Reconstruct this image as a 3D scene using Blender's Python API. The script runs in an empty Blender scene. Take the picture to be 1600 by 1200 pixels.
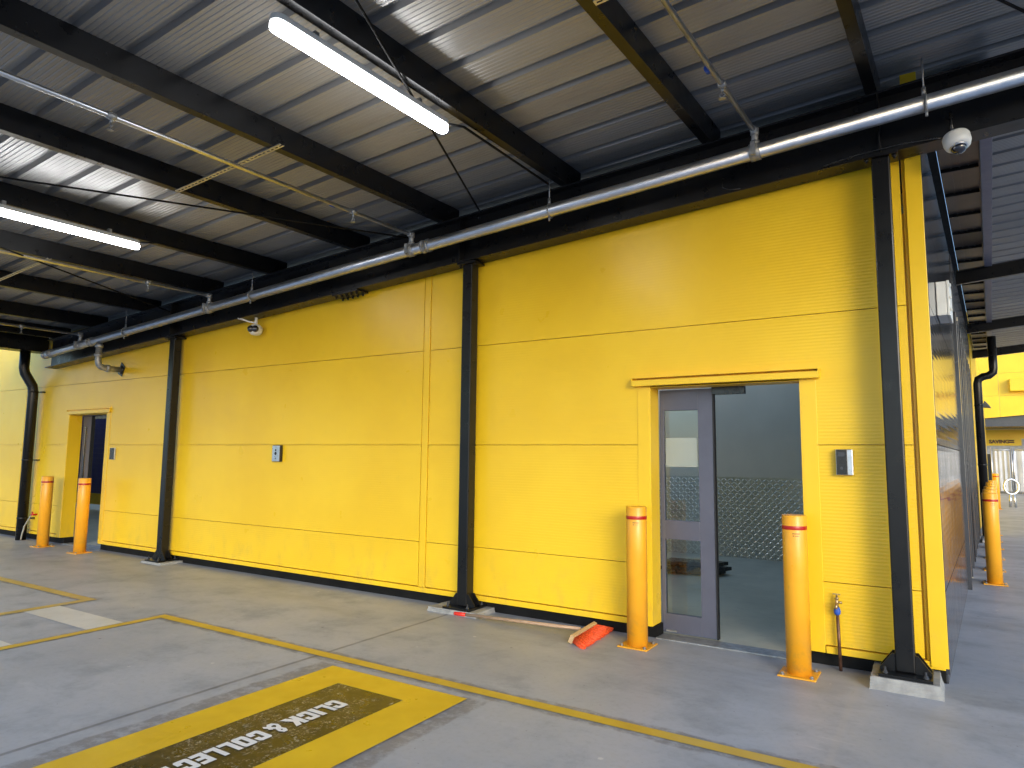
import bpy, bmesh, math, random
from mathutils import Vector, Matrix
random.seed(7)
R = math.radians
C = bpy.context.scene.collection
S = bpy.context.scene

# ------------------------------------------------------------------ camera
cam = bpy.data.cameras.new('camera'); co = bpy.data.objects.new('camera', cam); C.objects.link(co)
cam.sensor_width = 36; cam.lens = 1050.036/1600*36; cam.clip_end = 2000; cam.clip_start = 0.05
rot = Matrix(((0.84629578, 0.04802360, 0.53054423), (0.53261575, -0.09533653, -0.84097052), (0.01019381, 0.99428602, -0.10626103)))
co.matrix_world = Matrix.Translation((0, -5.5135, 1.5)) @ rot.to_4x4()
S.camera = co

# ------------------------------------------------------------------ world, sun, exposure
SUN_EL, SUN_AZ = R(17), R(138)      # azimuth clockwise from +Y
w = bpy.data.worlds.new('World'); S.world = w; w.use_nodes = True
nt = w.node_tree; bg = nt.nodes['Background']
sky = nt.nodes.new('ShaderNodeTexSky'); sky.sky_type = 'NISHITA'; sky.sun_disc = False
sky.sun_elevation = SUN_EL; sky.sun_rotation = SUN_AZ; sky.dust_density = 1.0; sky.air_density = 1.0; sky.ozone_density = 3.0
nt.links.new(sky.outputs[0], bg.inputs[0]); bg.inputs[1].default_value = 0.15
sl = bpy.data.lights.new('sun', 'SUN'); sl.energy = .5; sl.angle = R(22); sl.color = (1, .985, .96)
so = bpy.data.objects.new('sun', sl); C.objects.link(so)
d = Vector((math.sin(SUN_AZ)*math.cos(SUN_EL), math.cos(SUN_AZ)*math.cos(SUN_EL), math.sin(SUN_EL)))
so.rotation_euler = d.to_track_quat('Z', 'Y').to_euler()
S.view_settings.view_transform = 'Standard'; S.view_settings.look = 'None'
S.cycles.sample_clamp_indirect = 2.5; S.cycles.caustics_reflective = False; S.cycles.caustics_refractive = False
S.view_settings.gamma = 1; S.view_settings.exposure = 1.46

# ------------------------------------------------------------------ materials
class NT:
    def __init__(s, name):
        s.m = bpy.data.materials.new(name); s.m.use_nodes = True
        s.t = s.m.node_tree; s.b = s.t.nodes['Principled BSDF']
        s.geo = s.t.nodes.new('ShaderNodeNewGeometry'); s.pos = s.geo.outputs['Position']
    def n(s, typ, **k):
        x = s.t.nodes.new(typ)
        for a, v in k.items(): setattr(x, a, v)
        return x
    def put(s, sock, v):
        if isinstance(v, bpy.types.NodeSocket): s.t.links.new(v, sock)
        else: sock.default_value = v
    def math(s, op, a, b=0.0, c=0.0):
        x = s.n('ShaderNodeMath', operation=op); s.put(x.inputs[0], a); s.put(x.inputs[1], b); s.put(x.inputs[2], c); return x.outputs[0]
    def noise(s, scale, detail=4, rough=.55, stretch=None, off=None):
        v = s.pos
        if stretch or off:
            mp = s.n('ShaderNodeMapping'); s.put(mp.inputs[0], v)
            if stretch: mp.inputs['Scale'].default_value = stretch
            if off: mp.inputs['Location'].default_value = off
            v = mp.outputs[0]
        x = s.n('ShaderNodeTexNoise'); s.put(x.inputs['Vector'], v)
        x.inputs['Scale'].default_value = scale; x.inputs['Detail'].default_value = detail; x.inputs['Roughness'].default_value = rough
        return x.outputs[0]
    def vor(s, scale, feature='F1'):
        x = s.n('ShaderNodeTexVoronoi', feature=feature); s.put(x.inputs['Vector'], s.pos); x.inputs['Scale'].default_value = scale
        return x.outputs['Distance']
    def ramp(s, f, a, b):            # 0..1 between a and b, smooth
        x = s.n('ShaderNodeMapRange', interpolation_type='SMOOTHSTEP'); s.put(x.inputs[0], f)
        x.inputs[1].default_value = a; x.inputs[2].default_value = b; return x.outputs[0]
    def lin(s, f, lo, hi, a=0.25, b=0.75):
        x = s.n('ShaderNodeMapRange'); s.put(x.inputs[0], f); x.inputs[1].default_value = a; x.inputs[2].default_value = b
        x.inputs[3].default_value = lo; x.inputs[4].default_value = hi; return x.outputs[0]
    def mix(s, f, a, b):
        x = s.n('ShaderNodeMix', data_type='RGBA'); s.put(x.inputs[0], f)
        for i, c in ((6, a), (7, b)): s.put(x.inputs[i], c if isinstance(c, bpy.types.NodeSocket) else (*c, 1))
        return x.outputs[2]
    def xyz(s):
        x = s.n('ShaderNodeSeparateXYZ'); s.put(x.inputs[0], s.pos); return x.outputs
    def bump(s, h, strength=.3, dist=.01, prev=None):
        x = s.n('ShaderNodeBump'); s.put(x.inputs['Height'], h); x.inputs['Strength'].default_value = strength; x.inputs['Distance'].default_value = dist
        if prev: s.t.links.new(prev, x.inputs['Normal'])
        return x.outputs[0]
    def done(s, col=None, rough=.5, metal=0., normal=None, **k):
        b = s.b
        if col is not None: s.put(b.inputs['Base Color'], col if isinstance(col, bpy.types.NodeSocket) else (*col, 1))
        s.put(b.inputs['Roughness'], rough); s.put(b.inputs['Metallic'], metal)
        if normal: s.t.links.new(normal, b.inputs['Normal'])
        for a, v in k.items(): s.put(b.inputs[a.replace('_', ' ')], v)
        return s.m

def simple(name, col, rough=.5, metal=0., var=.12, scale=6., bump=0., **k):
    t = NT(name)
    f = t.noise(scale, 5)
    dk = tuple(c*(1-var) for c in col); lt = tuple(min(1, c*(1+var)) for c in col)
    c = t.mix(t.ramp(f, .3, .7), dk, lt)
    r = t.lin(t.noise(scale*3, 3), max(.02, rough-.06), min(1, rough+.08))
    nm = t.bump(t.noise(scale*25, 3), bump, .002) if bump else None
    return t.done(c, r, metal, nm, **k)

def yellow_panel(name, axis='Z', ribbed=True):
    t = NT(name); x = t.xyz()
    c = t.mix(t.ramp(t.noise(.9, 3), .35, .65), (.85, .54, .018), (.90, .59, .023))
    c = t.mix(t.math('MULTIPLY', t.ramp(t.noise(9, 6, .7), .55, .8), .14), c, (.55, .38, .05))
    scuff = t.math('MULTIPLY', t.ramp(t.noise(22, 5, .75, (1, 1, .35)), .66, .74), t.ramp(t.noise(1.7, 3), .5, .65))
    c = t.mix(t.math('MULTIPLY', scuff, .35), c, (.42, .30, .06))
    grime = t.math('MULTIPLY', t.ramp(x[2], .75, .1), t.ramp(t.noise(5, 6, .7, (1, 1, .5)), .46, .7))
    c = t.mix(t.math('MULTIPLY', grime, .22), c, (.30, .24, .10))
    r = t.lin(t.noise(3, 3), .26, .36)
    nm = None
    if ribbed:
        wv = t.math('SINE', t.math('MULTIPLY', x[2], 2*math.pi/.025))
        nm = t.bump(wv, .22, .0011)
        nm = t.bump(t.noise(1.2, 2), .08, .02, nm)
    else:
        nm = t.bump(t.noise(1.6, 2), .06, .02)
    return t.done(c, r, 0, nm, Specular_IOR_Level=.4)

M = {}
M['panel'] = yellow_panel('yellow_ribbed_panel')
M['flash'] = yellow_panel('yellow_flashing', ribbed=False)
M['black_steel'] = simple('black_steel_paint', (.006, .006, .0065), .3, 0, .25, 3, .05, Specular_IOR_Level=.34)
M['plinth'] = simple('black_plinth', (.008, .008, .008), .8, 0, .3, 8, Specular_IOR_Level=.2)
t = NT('orange_yellow_paint'); x = t.xyz()
c = t.mix(t.ramp(t.noise(5, 4), .3, .7), (.84, .375, .018), (.88, .415, .022))
c = t.mix(t.math('MULTIPLY', t.ramp(t.noise(17, 6, .75, (1, 1, .4)), .62, .70), .45), c, (.50, .24, .04))
c = t.mix(t.math('MULTIPLY', t.math('MULTIPLY', t.ramp(x[2], .35, .0), t.ramp(t.noise(14, 6, .7), .45, .65)), .4), c, (.34, .22, .08))
M['bollard'] = t.done(c, t.lin(t.noise(9, 4), .27, .42), 0, t.bump(t.noise(7, 3), .05, .01))
M['red'] = simple('red_tape', (.42, .008, .006), .35, 0, .1, 10)
t = NT('galvanised_steel'); M['galv'] = t.done(t.mix(t.ramp(t.noise(9, 5, .6), .3, .7), (.56, .58, .61), (.70, .71, .73)), .36, 1.0, t.bump(t.noise(6, 2), .04, .01))
M['galv_dull'] = simple('dull_galvanised_fitting', (.36, .37, .37), .5, .7, .2, 20, .2)
M['bolt'] = simple('zinc_bolt', (.42, .41, .39), .5, .9, .2, 60)
M['alu'] = simple('grey_door_frame', (.105, .112, .155), .42, .15, .06, 5)
M['alu_edge'] = simple('black_door_seal', (.015, .015, .016), .5)
M['white'] = simple('white_plastic', (.72, .74, .72), .4, 0, .04, 8)
M['lens'] = simple('black_lens', (.01, .01, .015), .06, 0, .1)
M['silver'] = simple('brushed_silver', (.55, .56, .58), .3, .9, .06, 30)
M['black_plastic'] = simple('black_plastic', (.012, .012, .012), .25)
M['brass'] = simple('worn_brass', (.45, .33, .18), .4, .85, .25, 50)
M['copper'] = simple('weathered_copper_pipe', (.16, .085, .055), .45, .6, .3, 30)
M['blue'] = simple('blue_tape', (.02, .09, .45), .5)
M['wood'] = None
M['bristle'] = simple('orange_bristle', (.86, .085, .016), .6, 0, .3, 90)
M['grip'] = simple('red_plastic_grip', (.75, .03, .015), .4)
M['blue_door'] = simple('dark_blue_shutter', (.028, .030, .32), .4, 0, .1, 3)
M['hose'] = simple('clear_hose', (.30, .30, .27), .35)
M['rail_yellow'] = simple('yellow_rail', (.7, .5, .02), .45)
M['dark_frame'] = simple('charcoal_frame', (.05, .054, .062), .4, .1, .1)
M['fascia'] = simple('violet_grey_steel', (.20, .20, .26), .42, .1, .06)
M['print'] = simple('dark_print', (.10, .045, .02), .6)
M['white_paint'] = None
M['shopgrey'] = simple('pale_grey_shopfront', (.42, .43, .45), .5)
M['hoop'] = simple('stainless_hoop', (.72, .72, .70), .28, .95, .1)
M['strap'] = simple('slotted_zinc_channel', (.62, .60, .54), .42, .8, .12, 20)

t = NT('wood_pole'); c = t.mix(t.ramp(t.noise(14, 6, .6, (1, 9, 9)), .3, .7), (.36, .22, .13), (.52, .36, .24)); M['wood'] = t.done(c, .6)
t = NT('pale_wood_block'); c = t.mix(t.ramp(t.noise(18, 6, .6, (6, 1, 6)), .3, .7), (.45, .28, .13), (.60, .42, .23)); M['block'] = t.done(c, .6)

# roof sheet: grey prepainted steel, slightly metallic
t = NT('grey_roof_sheet')
c = t.mix(t.ramp(t.noise(1.3, 4, .6, (.3, 2, 1)), .3, .7), (.315, .31, .30), (.37, .365, .355))
c = t.mix(t.math('MULTIPLY', t.ramp(t.noise(2.6, 6, .7, (.25, 2.5, 1)), .52, .74), .35), c, (.24, .225, .20))
M['sheet'] = t.done(c, t.lin(t.noise(5, 3), .34, .44), .4, t.bump(t.noise(2.2, 2, .5, (.5, 3, 1)), .06, .02))
t = NT('brown_soffit'); c = t.mix(t.ramp(t.noise(2, 4), .3, .7), (.085, .07, .062), (.13, .105, .095)); M['soffit'] = t.done(c, .3, .3)
# dark side cladding, glossy with fine horizontal ribs
t = NT('charcoal_cladding'); x = t.xyz()
c = t.mix(t.ramp(t.noise(1.5, 3), .3, .7), (.040, .043, .052), (.052, .055, .066))
M['dark_panel'] = t.done(c, t.lin(t.noise(4, 3), .09, .15), .1, t.bump(t.math('SINE', t.math('MULTIPLY', x[2], 2*math.pi/.05)), .12, .002), Specular_IOR_Level=.6)
M['dark_flat'] = simple('charcoal_trim', (.05, .053, .062), .22, .1, .08, 3)
# glass
t = NT('clear_glass')
M['glass'] = t.done((.86, .92, .90), .02, 0, None, Transmission_Weight=1.0, IOR=1.45)
t = NT('pale_translucent_sheet'); M['pale_sheet'] = t.done((.52, .58, .54), .5, 0, None, Alpha=.45)
t = NT('dark_window_glass'); M['dark_glass'] = t.done((.03, .035, .04), .05, 0, None, Specular_IOR_Level=.8)
t = NT('smoky_acrylic'); M['dome_glass'] = t.done((.012, .012, .018), .04, 0, None, Coat_Weight=1.0)
# emissive diffuser
t = NT('led_diffuser'); M['led'] = t.done((.9, .9, .9), .4, 0, None, Emission_Color=(.97, .98, 1, 1), Emission_Strength=14.0)
# interior
M['room_wall'] = simple('grey_green_wall', (.70, .63, .48), .5, 0, .04, 1.5)
t = NT('room_floor_concrete')
c = t.mix(t.ramp(t.noise(1.1, 6, .6), .35, .65), (.52, .50, .37), (.64, .61, .46))
c = t.mix(t.math('MULTIPLY', t.ramp(t.noise(5, 6, .7, (1, 2.2, 1)), .52, .75), .6), c, (.38, .37, .28))
M['room_floor'] = t.done(c, .45)
t = NT('tread_plate')         # raised bars in alternating directions
M['tread'] = t.done(t.mix(t.noise(6, 4), (.50, .49, .42), (.62, .60, .52)), .30, .5)

M['tread_bar'] = simple('worn_tread_bar', (.80, .79, .72), .28, .6, .05)
# floor paint
def paint(name, c0, c1, wear, wearcol, thr=(.62, .75), rough=.4):
    t = NT(name)
    c = t.mix(t.ramp(t.noise(2.2, 5), .3, .7), c0, c1)
    f = t.math('MULTIPLY', t.ramp(t.noise(13, 8, .75), *thr), wear)
    c = t.mix(f, c, wearcol)
    return t.done(c, t.lin(t.noise(7, 4), rough-.1, rough+.15), 0, t.bump(t.noise(60, 4), .15, .003))
M['line'] = paint('yellow_line_paint', (.56, .35, .035), (.66, .44, .05), .5, (.40, .33, .18))
M['line_worn'] = paint('worn_yellow_line_paint', (.50, .34, .07), (.60, .43, .11), .75, (.38, .35, .27), (.5, .66))
M['box_yellow'] = paint('yellow_floor_paint', (.70, .43, .018), (.79, .51, .025), .3, (.40, .26, .03), (.64, .78), .34)
M['white_paint'] = paint('white_floor_paint', (.56, .56, .53), (.64, .64, .61), .6, (.42, .42, .40), (.55, .72))
t = NT('black_floor_paint')
c = t.mix(t.ramp(t.noise(3, 5), .3, .7), (.022, .018, .007), (.045, .036, .011))
sp = t.math('MULTIPLY', t.ramp(t.noise(70, 2, .6), .575, .63), t.ramp(t.noise(5, 4, .65), .40, .58))
streak = t.math('MULTIPLY', t.ramp(t.noise(46, 3, .6, (1, .3, 1)), .59, .65), t.ramp(t.noise(3.1, 3, .6, None, (3, 1, 0)), .48, .62))
c = t.mix(t.math('MULTIPLY', t.math('MAXIMUM', sp, streak), .62), c, (.50, .47, .40))
M['box_black'] = t.done(c, t.lin(t.noise(9, 4), .22, .42))
M['letter'] = paint('white_letter_paint', (.78, .78, .78), (.86, .86, .87), .15, (.45, .43, .38), (.6, .75))

# ground concrete
t = NT('concrete_slab'); x = t.xyz()
big = t.noise(.45, 6, .6); med = t.noise(2.1, 8, .65); fine = t.noise(28, 6, .7); swirl = t.noise(1.3, 7, .7, (1, 2.6, 1))
c = t.mix(t.ramp(big, .32, .68), (.33, .35, .39), (.42, .44, .485))
c = t.mix(t.math('MULTIPLY', t.ramp(med, .47, .70), .62), c, (.235, .255, .288))
c = t.mix(t.math('MULTIPLY', t.ramp(swirl, .56, .72), .4), c, (.48, .495, .52))
c = t.mix(t.math('MULTIPLY', t.ramp(fine, .45, .75), .22), c, (.19, .19, .19))
# water-stained strip close to the wall
near = t.math('MULTIPLY', t.ramp(x[1], -1.7, -.5), t.ramp(t.noise(1.0, 6, .65, (.6, 1.6, 1), (4, 2, 0)), .42, .66))
c = t.mix(t.math('MULTIPLY', near, .6), c, (.225, .235, .255))
# dark sealer showing at both sides of the bay lines
wob = t.math('MULTIPLY', t.math('SUBTRACT', t.noise(2.4, 6, .7), .5), .16)
def band(coord, centre, half, lo=None, hi=None, other=None):
    dd = t.math('ABSOLUTE', t.math('SUBTRACT', coord, centre))
    f = t.ramp(t.math('ADD', dd, wob), half, half*.72)
    if other is not None:
        f = t.math('MULTIPLY', f, t.math('MULTIPLY', t.ramp(other, lo-.03, lo+.03), t.ramp(other, hi+.03, hi-.03)))
    return f
st = band(x[1], -1.825, .105, -6.2, 9, x[0])
st = t.math('MAXIMUM', st, band(x[0], -6.1, .09, -9, -1.75, x[1]))
st = t.math('MAXIMUM', st, band(x[0], -7.36, .09, -9, -1.75, x[1]))
st = t.math('MAXIMUM', st, band(x[1], -1.86, .09, -30, -7.3, x[0]))
st = t.math('MAXIMUM', st, band(x[0], -2.49, .10, -4.4, -1.95, x[1]))
st = t.math('MAXIMUM', st, band(x[0], -3.77, .10, -4.4, -1.95, x[1]))
st = t.math('MULTIPLY', st, t.ramp(t.noise(11, 6, .7), .30, .58))
c = t.mix(t.math('MULTIPLY', st, .62), c, (.125, .115, .11))
# saw cut joints
jw = t.math('MULTIPLY', t.math('SUBTRACT', t.noise(9, 4), .5), .012)
def joint(coord, at, half=.007, soft=.018):
    dd = t.math('ABSOLUTE', t.math('SUBTRACT', t.math('ADD', coord, jw), at))
    return t.ramp(dd, half+soft, half)
j = t.math('MULTIPLY', joint(x[0], -4.0), t.ramp(x[1], -.15, -.3))
j = t.math('MAXIMUM', j, t.math('MULTIPLY', joint(x[0], 3.6), 1))
j = t.math('MULTIPLY', j, t.lin(t.noise(5, 4), .5, 1.0))
c = t.mix(t.math('MULTIPLY', j, .8), c, (.075, .072, .07))
j2 = t.math('MULTIPLY', joint(x[0], -.53, .004, .03), t.ramp(x[1], -.1, -.3))
c = t.mix(t.math('MULTIPLY', j2, .35), c, (.42, .41, .40))
# tyre arcs, scuffs, grit
cx = t.math('SUBTRACT', x[0], -9.0); cy = t.math('SUBTRACT', x[1], -9.5)
rad = t.math('SQRT', t.math('ADD', t.math('MULTIPLY', cx, cx), t.math('MULTIPLY', cy, cy)))
ty = t.math('MAXIMUM', t.ramp(t.math('ABSOLUTE', t.math('SUBTRACT', rad, 7.15)), .11, .07), t.ramp(t.math('ABSOLUTE', t.math('SUBTRACT', rad, 8.65)), .11, .07))
ty = t.math('MULTIPLY', ty, t.ramp(t.noise(3.5, 6, .7), .42, .7))
c = t.mix(t.math('MULTIPLY', ty, .16), c, (.16, .155, .15))
sc = t.math('MULTIPLY', t.ramp(t.noise(16, 4, .6, (1, .15, 1)), .66, .72), t.ramp(t.noise(1.1, 3, .6, None, (9, 2, 0)), .5, .66))
c = t.mix(t.math('MULTIPLY', sc, .35), c, (.20, .195, .19))
sc = t.math('MULTIPLY', t.ramp(t.noise(18, 4, .6, (.15, 1, 1), (3, 3, 0)), .65, .71), t.ramp(t.noise(.9, 3, .6, None, (2, 5, 0)), .5, .66))
c = t.mix(t.math('MULTIPLY', sc, .4), c, (.56, .56, .56))
v1 = t.math('MULTIPLY', t.ramp(t.vor(3.1), .055, .035), t.ramp(t.noise(1.7, 2, .5, None, (5, 5, 0)), .52, .58))
c = t.mix(t.math('MULTIPLY', v1, .75), c, (.62, .62, .60))
v2 = t.math('MULTIPLY', t.ramp(t.vor(4.3), .06, .04), t.ramp(t.noise(1.9, 2, .5, None, (1, 8, 0)), .53, .58))
c = t.mix(t.math('MULTIPLY', v2, .7), c, (.10, .095, .09))
# small marks
dots = t.math('MULTIPLY', t.ramp(t.noise(34, 2, .5, None, (7, 3, 1)), .735, .76), 1.0)
c = t.mix(t.math('MULTIPLY', dots, .6), c, (.09, .085, .08))
nm = t.bump(fine, .22, .004); nm = t.bump(med, .12, .02, nm)
M['ground'] = t.done(c, t.lin(med, .38, .62), 0, nm)
M['pad'] = simple('pale_grout', (.30, .30, .29), .85, 0, .18, 12, .5)

# ------------------------------------------------------------------ helpers
def root_loc(p):
    while p.parent: p = p.parent
    return p.location.copy()
class MB:
    def __init__(s): s.bm = bmesh.new()
    def face(s, pts, smooth=False):
        f = s.bm.faces.new([s.bm.verts.new(p) for p in pts]); f.smooth = smooth; return f
    def box(s, x0, x1, y0, y1, z0, z1): return s.hexa([(x0,y0,z0),(x1,y0,z0),(x1,y1,z0),(x0,y1,z0),(x0,y0,z1),(x1,y0,z1),(x1,y1,z1),(x0,y1,z1)])
    def hexa(s, v):
        q = [s.bm.verts.new(p) for p in v]
        for f in ((3,2,1,0),(4,5,6,7),(0,1,5,4),(1,2,6,5),(2,3,7,6),(3,0,4,7)): s.bm.faces.new([q[i] for i in f])
        return s
    def prism(s, poly, d):          # polygon (3D points) extruded by vector d
        d = Vector(d); a = [s.bm.verts.new(p) for p in poly]; b = [s.bm.verts.new(Vector(p)+d) for p in poly]
        n = len(poly); s.bm.faces.new(a[::-1]); s.bm.faces.new(b)
        for i in range(n): s.bm.faces.new([a[i], a[(i+1)%n], b[(i+1)%n], b[i]])
        return s
    def tube(s, pts, r, n=16, cap=True):
        pts = [Vector(p) for p in pts]; rs = r if isinstance(r, (list, tuple)) else [r]*len(pts)
        rings = []; ref = None
        for i, p in enumerate(pts):
            tg = (pts[min(i+1, len(pts)-1)]-pts[max(i-1, 0)]).normalized()
            if ref is None: ref = tg.orthogonal().normalized()
            ref = (ref-tg*ref.dot(tg)).normalized(); bi = tg.cross(ref)
            rings.append([s.bm.verts.new(p+(ref*math.cos(2*math.pi*k/n)+bi*math.sin(2*math.pi*k/n))*rs[i]) for k in range(n)])
        for a, b in zip(rings, rings[1:]):
            for k in range(n):
                f = s.bm.faces.new([a[k], a[(k+1)%n], b[(k+1)%n], b[k]]); f.smooth = True
        if cap: s.bm.faces.new(rings[0][::-1]); s.bm.faces.new(rings[-1])
        return s
    def lathe(s, c, prof, n=24, axis=(0,0,1)):
        q = Vector((0,0,1)).rotation_difference(Vector(axis)); c = Vector(c)
        rings = [[s.bm.verts.new(c+q@Vector((r*math.cos(2*math.pi*k/n), r*math.sin(2*math.pi*k/n), z))) for k in range(n)] for r, z in prof]
        for a, b in zip(rings, rings[1:]):
            for k in range(n):
                f = s.bm.faces.new([a[k], a[(k+1)%n], b[(k+1)%n], b[k]]); f.smooth = True
        s.bm.faces.new(rings[0][::-1]); s.bm.faces.new(rings[-1]); return s
    def build(s, name, mat, parent=None, bevel=0, loc=None):
        bmesh.ops.recalc_face_normals(s.bm, faces=s.bm.faces)
        off = root_loc(parent) if parent else (Vector(loc) if loc else Vector((0,0,0)))
        bmesh.ops.translate(s.bm, verts=s.bm.verts, vec=-off)
        me = bpy.data.meshes.new(name); s.bm.to_mesh(me); s.bm.free(); me.materials.append(mat)
        o = bpy.data.objects.new(name, me); C.objects.link(o)
        if parent: o.parent = parent
        elif loc: o.location = loc
        if bevel:
            b = o.modifiers.new('bevel', 'BEVEL'); b.width = bevel; b.segments = 2; b.limit_method = 'ANGLE'; b.angle_limit = R(40)
        return o
def tag(o, label=None, cat=None, group=None, kind=None):
    for k, v in (('label', label), ('category', cat), ('group', group), ('kind', kind)):
        if v: o[k] = v
    return o
def thing(name, label, cat, loc=(0,0,0), group=None):
    o = bpy.data.objects.new(name, None); o.empty_display_size = .1; o.location = loc; C.objects.link(o)
    return tag(o, label, cat, group)
def copy_tree(o, parent=None):
    c = o.copy(); C.objects.link(c)
    if parent: c.parent = parent
    for ch in list(o.children): copy_tree(ch, c)
    return c
def arc(c, r, a0, a1, u, v, n=8):
    c, u, v = Vector(c), Vector(u), Vector(v)
    return [c+(u*math.cos(a0+(a1-a0)*i/n)+v*math.sin(a0+(a1-a0)*i/n))*r for i in range(n+1)]

SK = .045                      # the roof steel is not quite square to the wall
SL = .063                      # roof fall along the wall
def sx(x, y): return x+SK*y
def side(y): return .02+.058*y # line of the dark side wall

# ------------------------------------------------------------------ ground and floor markings
g = MB(); g.face([(-300,-300,0),(300,-300,0),(300,300,0),(-300,300,0)])
tag(g.build('ground', M['ground']), kind='structure')

def sheet(polys, name, mat, z, label, cat, parent=None, group=None):
    m = MB()
    for p in polys: m.face([(x, y, z) for x, y in p])
    o = m.build(name, mat, parent)
    return o if parent else tag(o, label, cat, group)
def rect(x0, x1, y0, y1): return [(x0,y0),(x1,y0),(x1,y1),(x0,y1)]
sheet([[(-6.14,-1.78),(8,-1.78),(8,-1.872),(-6.05,-1.872)], [(-6.14,-1.78),(-6.05,-1.872),(-6.05,-7.5),(-6.14,-7.5)]], 'bay_line', M['line'], .004,
      'long yellow painted bay line running along the wall and round the lettered box', 'floor marking')
sheet([[(-7.31,-1.80),(-7.42,-1.905),(-12.5,-1.905),(-12.5,-1.80)], [(-7.31,-1.80),(-7.31,-7.5),(-7.42,-7.5),(-7.42,-1.905)]], 'bay_line', M['line_worn'], .004,
      'worn yellow bay line turning its corner in front of the far left doorway', 'floor marking')
for (y0, y1, lb) in ((-2.46, -2.15, 'white painted bar between the two yellow bay corners, nearest the wall'), (-3.31, -3.0, 'white painted bar cut off by the left edge of the photo')):
    sheet([[(-7.30,y0),(-6.15,y0),(-6.15,y1),(-7.30,y1)]], 'white_bar', M['white_paint'], .004, lb, 'floor marking', None, 'white bars between the bays')

box = thing('floor_sign', 'yellow bordered black floor panel lettered CLICK & COLLECT', 'floor sign', (-3.12,-3.1,0))
bx0, bx1, by0, by1 = -3.705, -2.53, -4.25, -1.985
ix0, ix1, iy0, iy1 = -3.40, -2.84, -3.98, -2.225
sheet([[(bx0,by0),(bx1,by0),(ix1,iy0),(ix0,iy0)], [(bx1,by0),(bx1,by1),(ix1,iy1),(ix1,iy0)], [(bx1,by1),(bx0,by1),(ix0,iy1),(ix1,iy1)], [(bx0,by1),(bx0,by0),(ix0,iy0),(ix0,iy1)]],
      'yellow_border', M['box_yellow'], .006, None, None, box)
sheet([rect(ix0+.001, ix1-.001, iy0+.001, iy1-.001)], 'black_panel', M['box_black'], .006, None, None, box)
s_, t_, c_ = .38, .24, .2
def corner(cx, cy, qx, qy):      # rounded outer corner, swept from one side to the other
    return [(cx+qx*c_*(1-math.cos(a))-0, cy+qy*c_*.8*(1-math.sin(a))) for a in (0,.4,.8,1.2,1.5708)]
G_ = {
 'C': [corner(0,0,1,1)[::1]+corner(1,0,-1,1)[::-1]+[(1,.40),(1-s_,.40),(1-s_,t_),(s_,t_),(s_,1-t_),(1-s_,1-t_),(1-s_,.60),(1,.60)]+corner(1,1,-1,-1)+corner(0,1,1,-1)[::-1]],
 'O': [corner(0,0,1,1)+[(.5,0),(.5,t_),(s_,t_),(s_,1-t_),(.5,1-t_),(.5,1)]+corner(0,1,1,-1)[::-1], [(.5,0)]+corner(1,0,-1,1)[::-1]+corner(1,1,-1,-1)+[(.5,1),(.5,1-t_),(1-s_,1-t_),(1-s_,t_),(.5,t_)]],
 'L': [[(0,0),(1,0),(1,t_),(.44,t_),(.44,1),(0,1)]],
 'I': [[(0,0),(1,0),(1,1),(0,1)]],
 'K': [[(0,0),(s_,0),(s_,.34),(.62,0),(1.06,0),(.66,.52),(1.02,1),(.60,1),(s_,.66),(s_,1),(0,1)]],
 'E': [[(0,0),(1,0),(1,t_),(.42,t_),(.42,.39),(.93,.39),(.93,.61),(.42,.61),(.42,1-t_),(1,1-t_),(1,1),(0,1)]],
 'T': [[(.30,0),(.70,0),(.70,1-t_),(1,1-t_),(1,1),(0,1),(0,1-t_),(.30,1-t_)]],
}
lm = MB(); LH = .137; LX = -3.192
for ch, ya, yb_ in (('C',-2.463,-2.545),('L',-2.552,-2.618),('I',-2.632,-2.668),('C',-2.678,-2.755),('K',-2.766,-2.855),('C',-3.008,-3.088),('O',-3.10,-3.178),('L',-3.189,-3.257),('L',-3.267,-3.333),('E',-3.34,-3.41),('C',-3.418,-3.494),('T',-3.50,-3.57)):
    for poly in G_[ch]: lm.face([(LX+v*LH, ya+u*(yb_-ya), .009) for u, v in poly])
# ampersand as outline strokes made of quads around a centre line
ly = -2.888
amp = [(.98,.02),(.30,.62),(.22,.78),(.34,.93),(.54,.93),(.64,.80),(.56,.66),(.20,.42),(.08,.22),(.22,.05),(.50,.05),(.78,.24),(.90,.46)]
def stroke(bm, pts, hw, f, z):
    L, Rr = [], []
    P = [Vector((*p, 0)) for p in pts]
    for i, p in enumerate(P):
        d_ = (P[min(i+1, len(P)-1)]-P[max(i-1, 0)]).normalized(); n_ = Vector((-d_.y, d_.x, 0))
        L.append(p+n_*hw); Rr.append(p-n_*hw)
    for i in range(len(P)-1):
        bm.face([(*f(q.x, q.y), z+.00015*i) for q in (L[i], L[i+1], Rr[i+1], Rr[i])])
stroke(lm, amp, .125, lambda u, v: (LX+v*LH, ly-.008-u*.078), .009)
lm.build('lettering', M['letter'], box)

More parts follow.
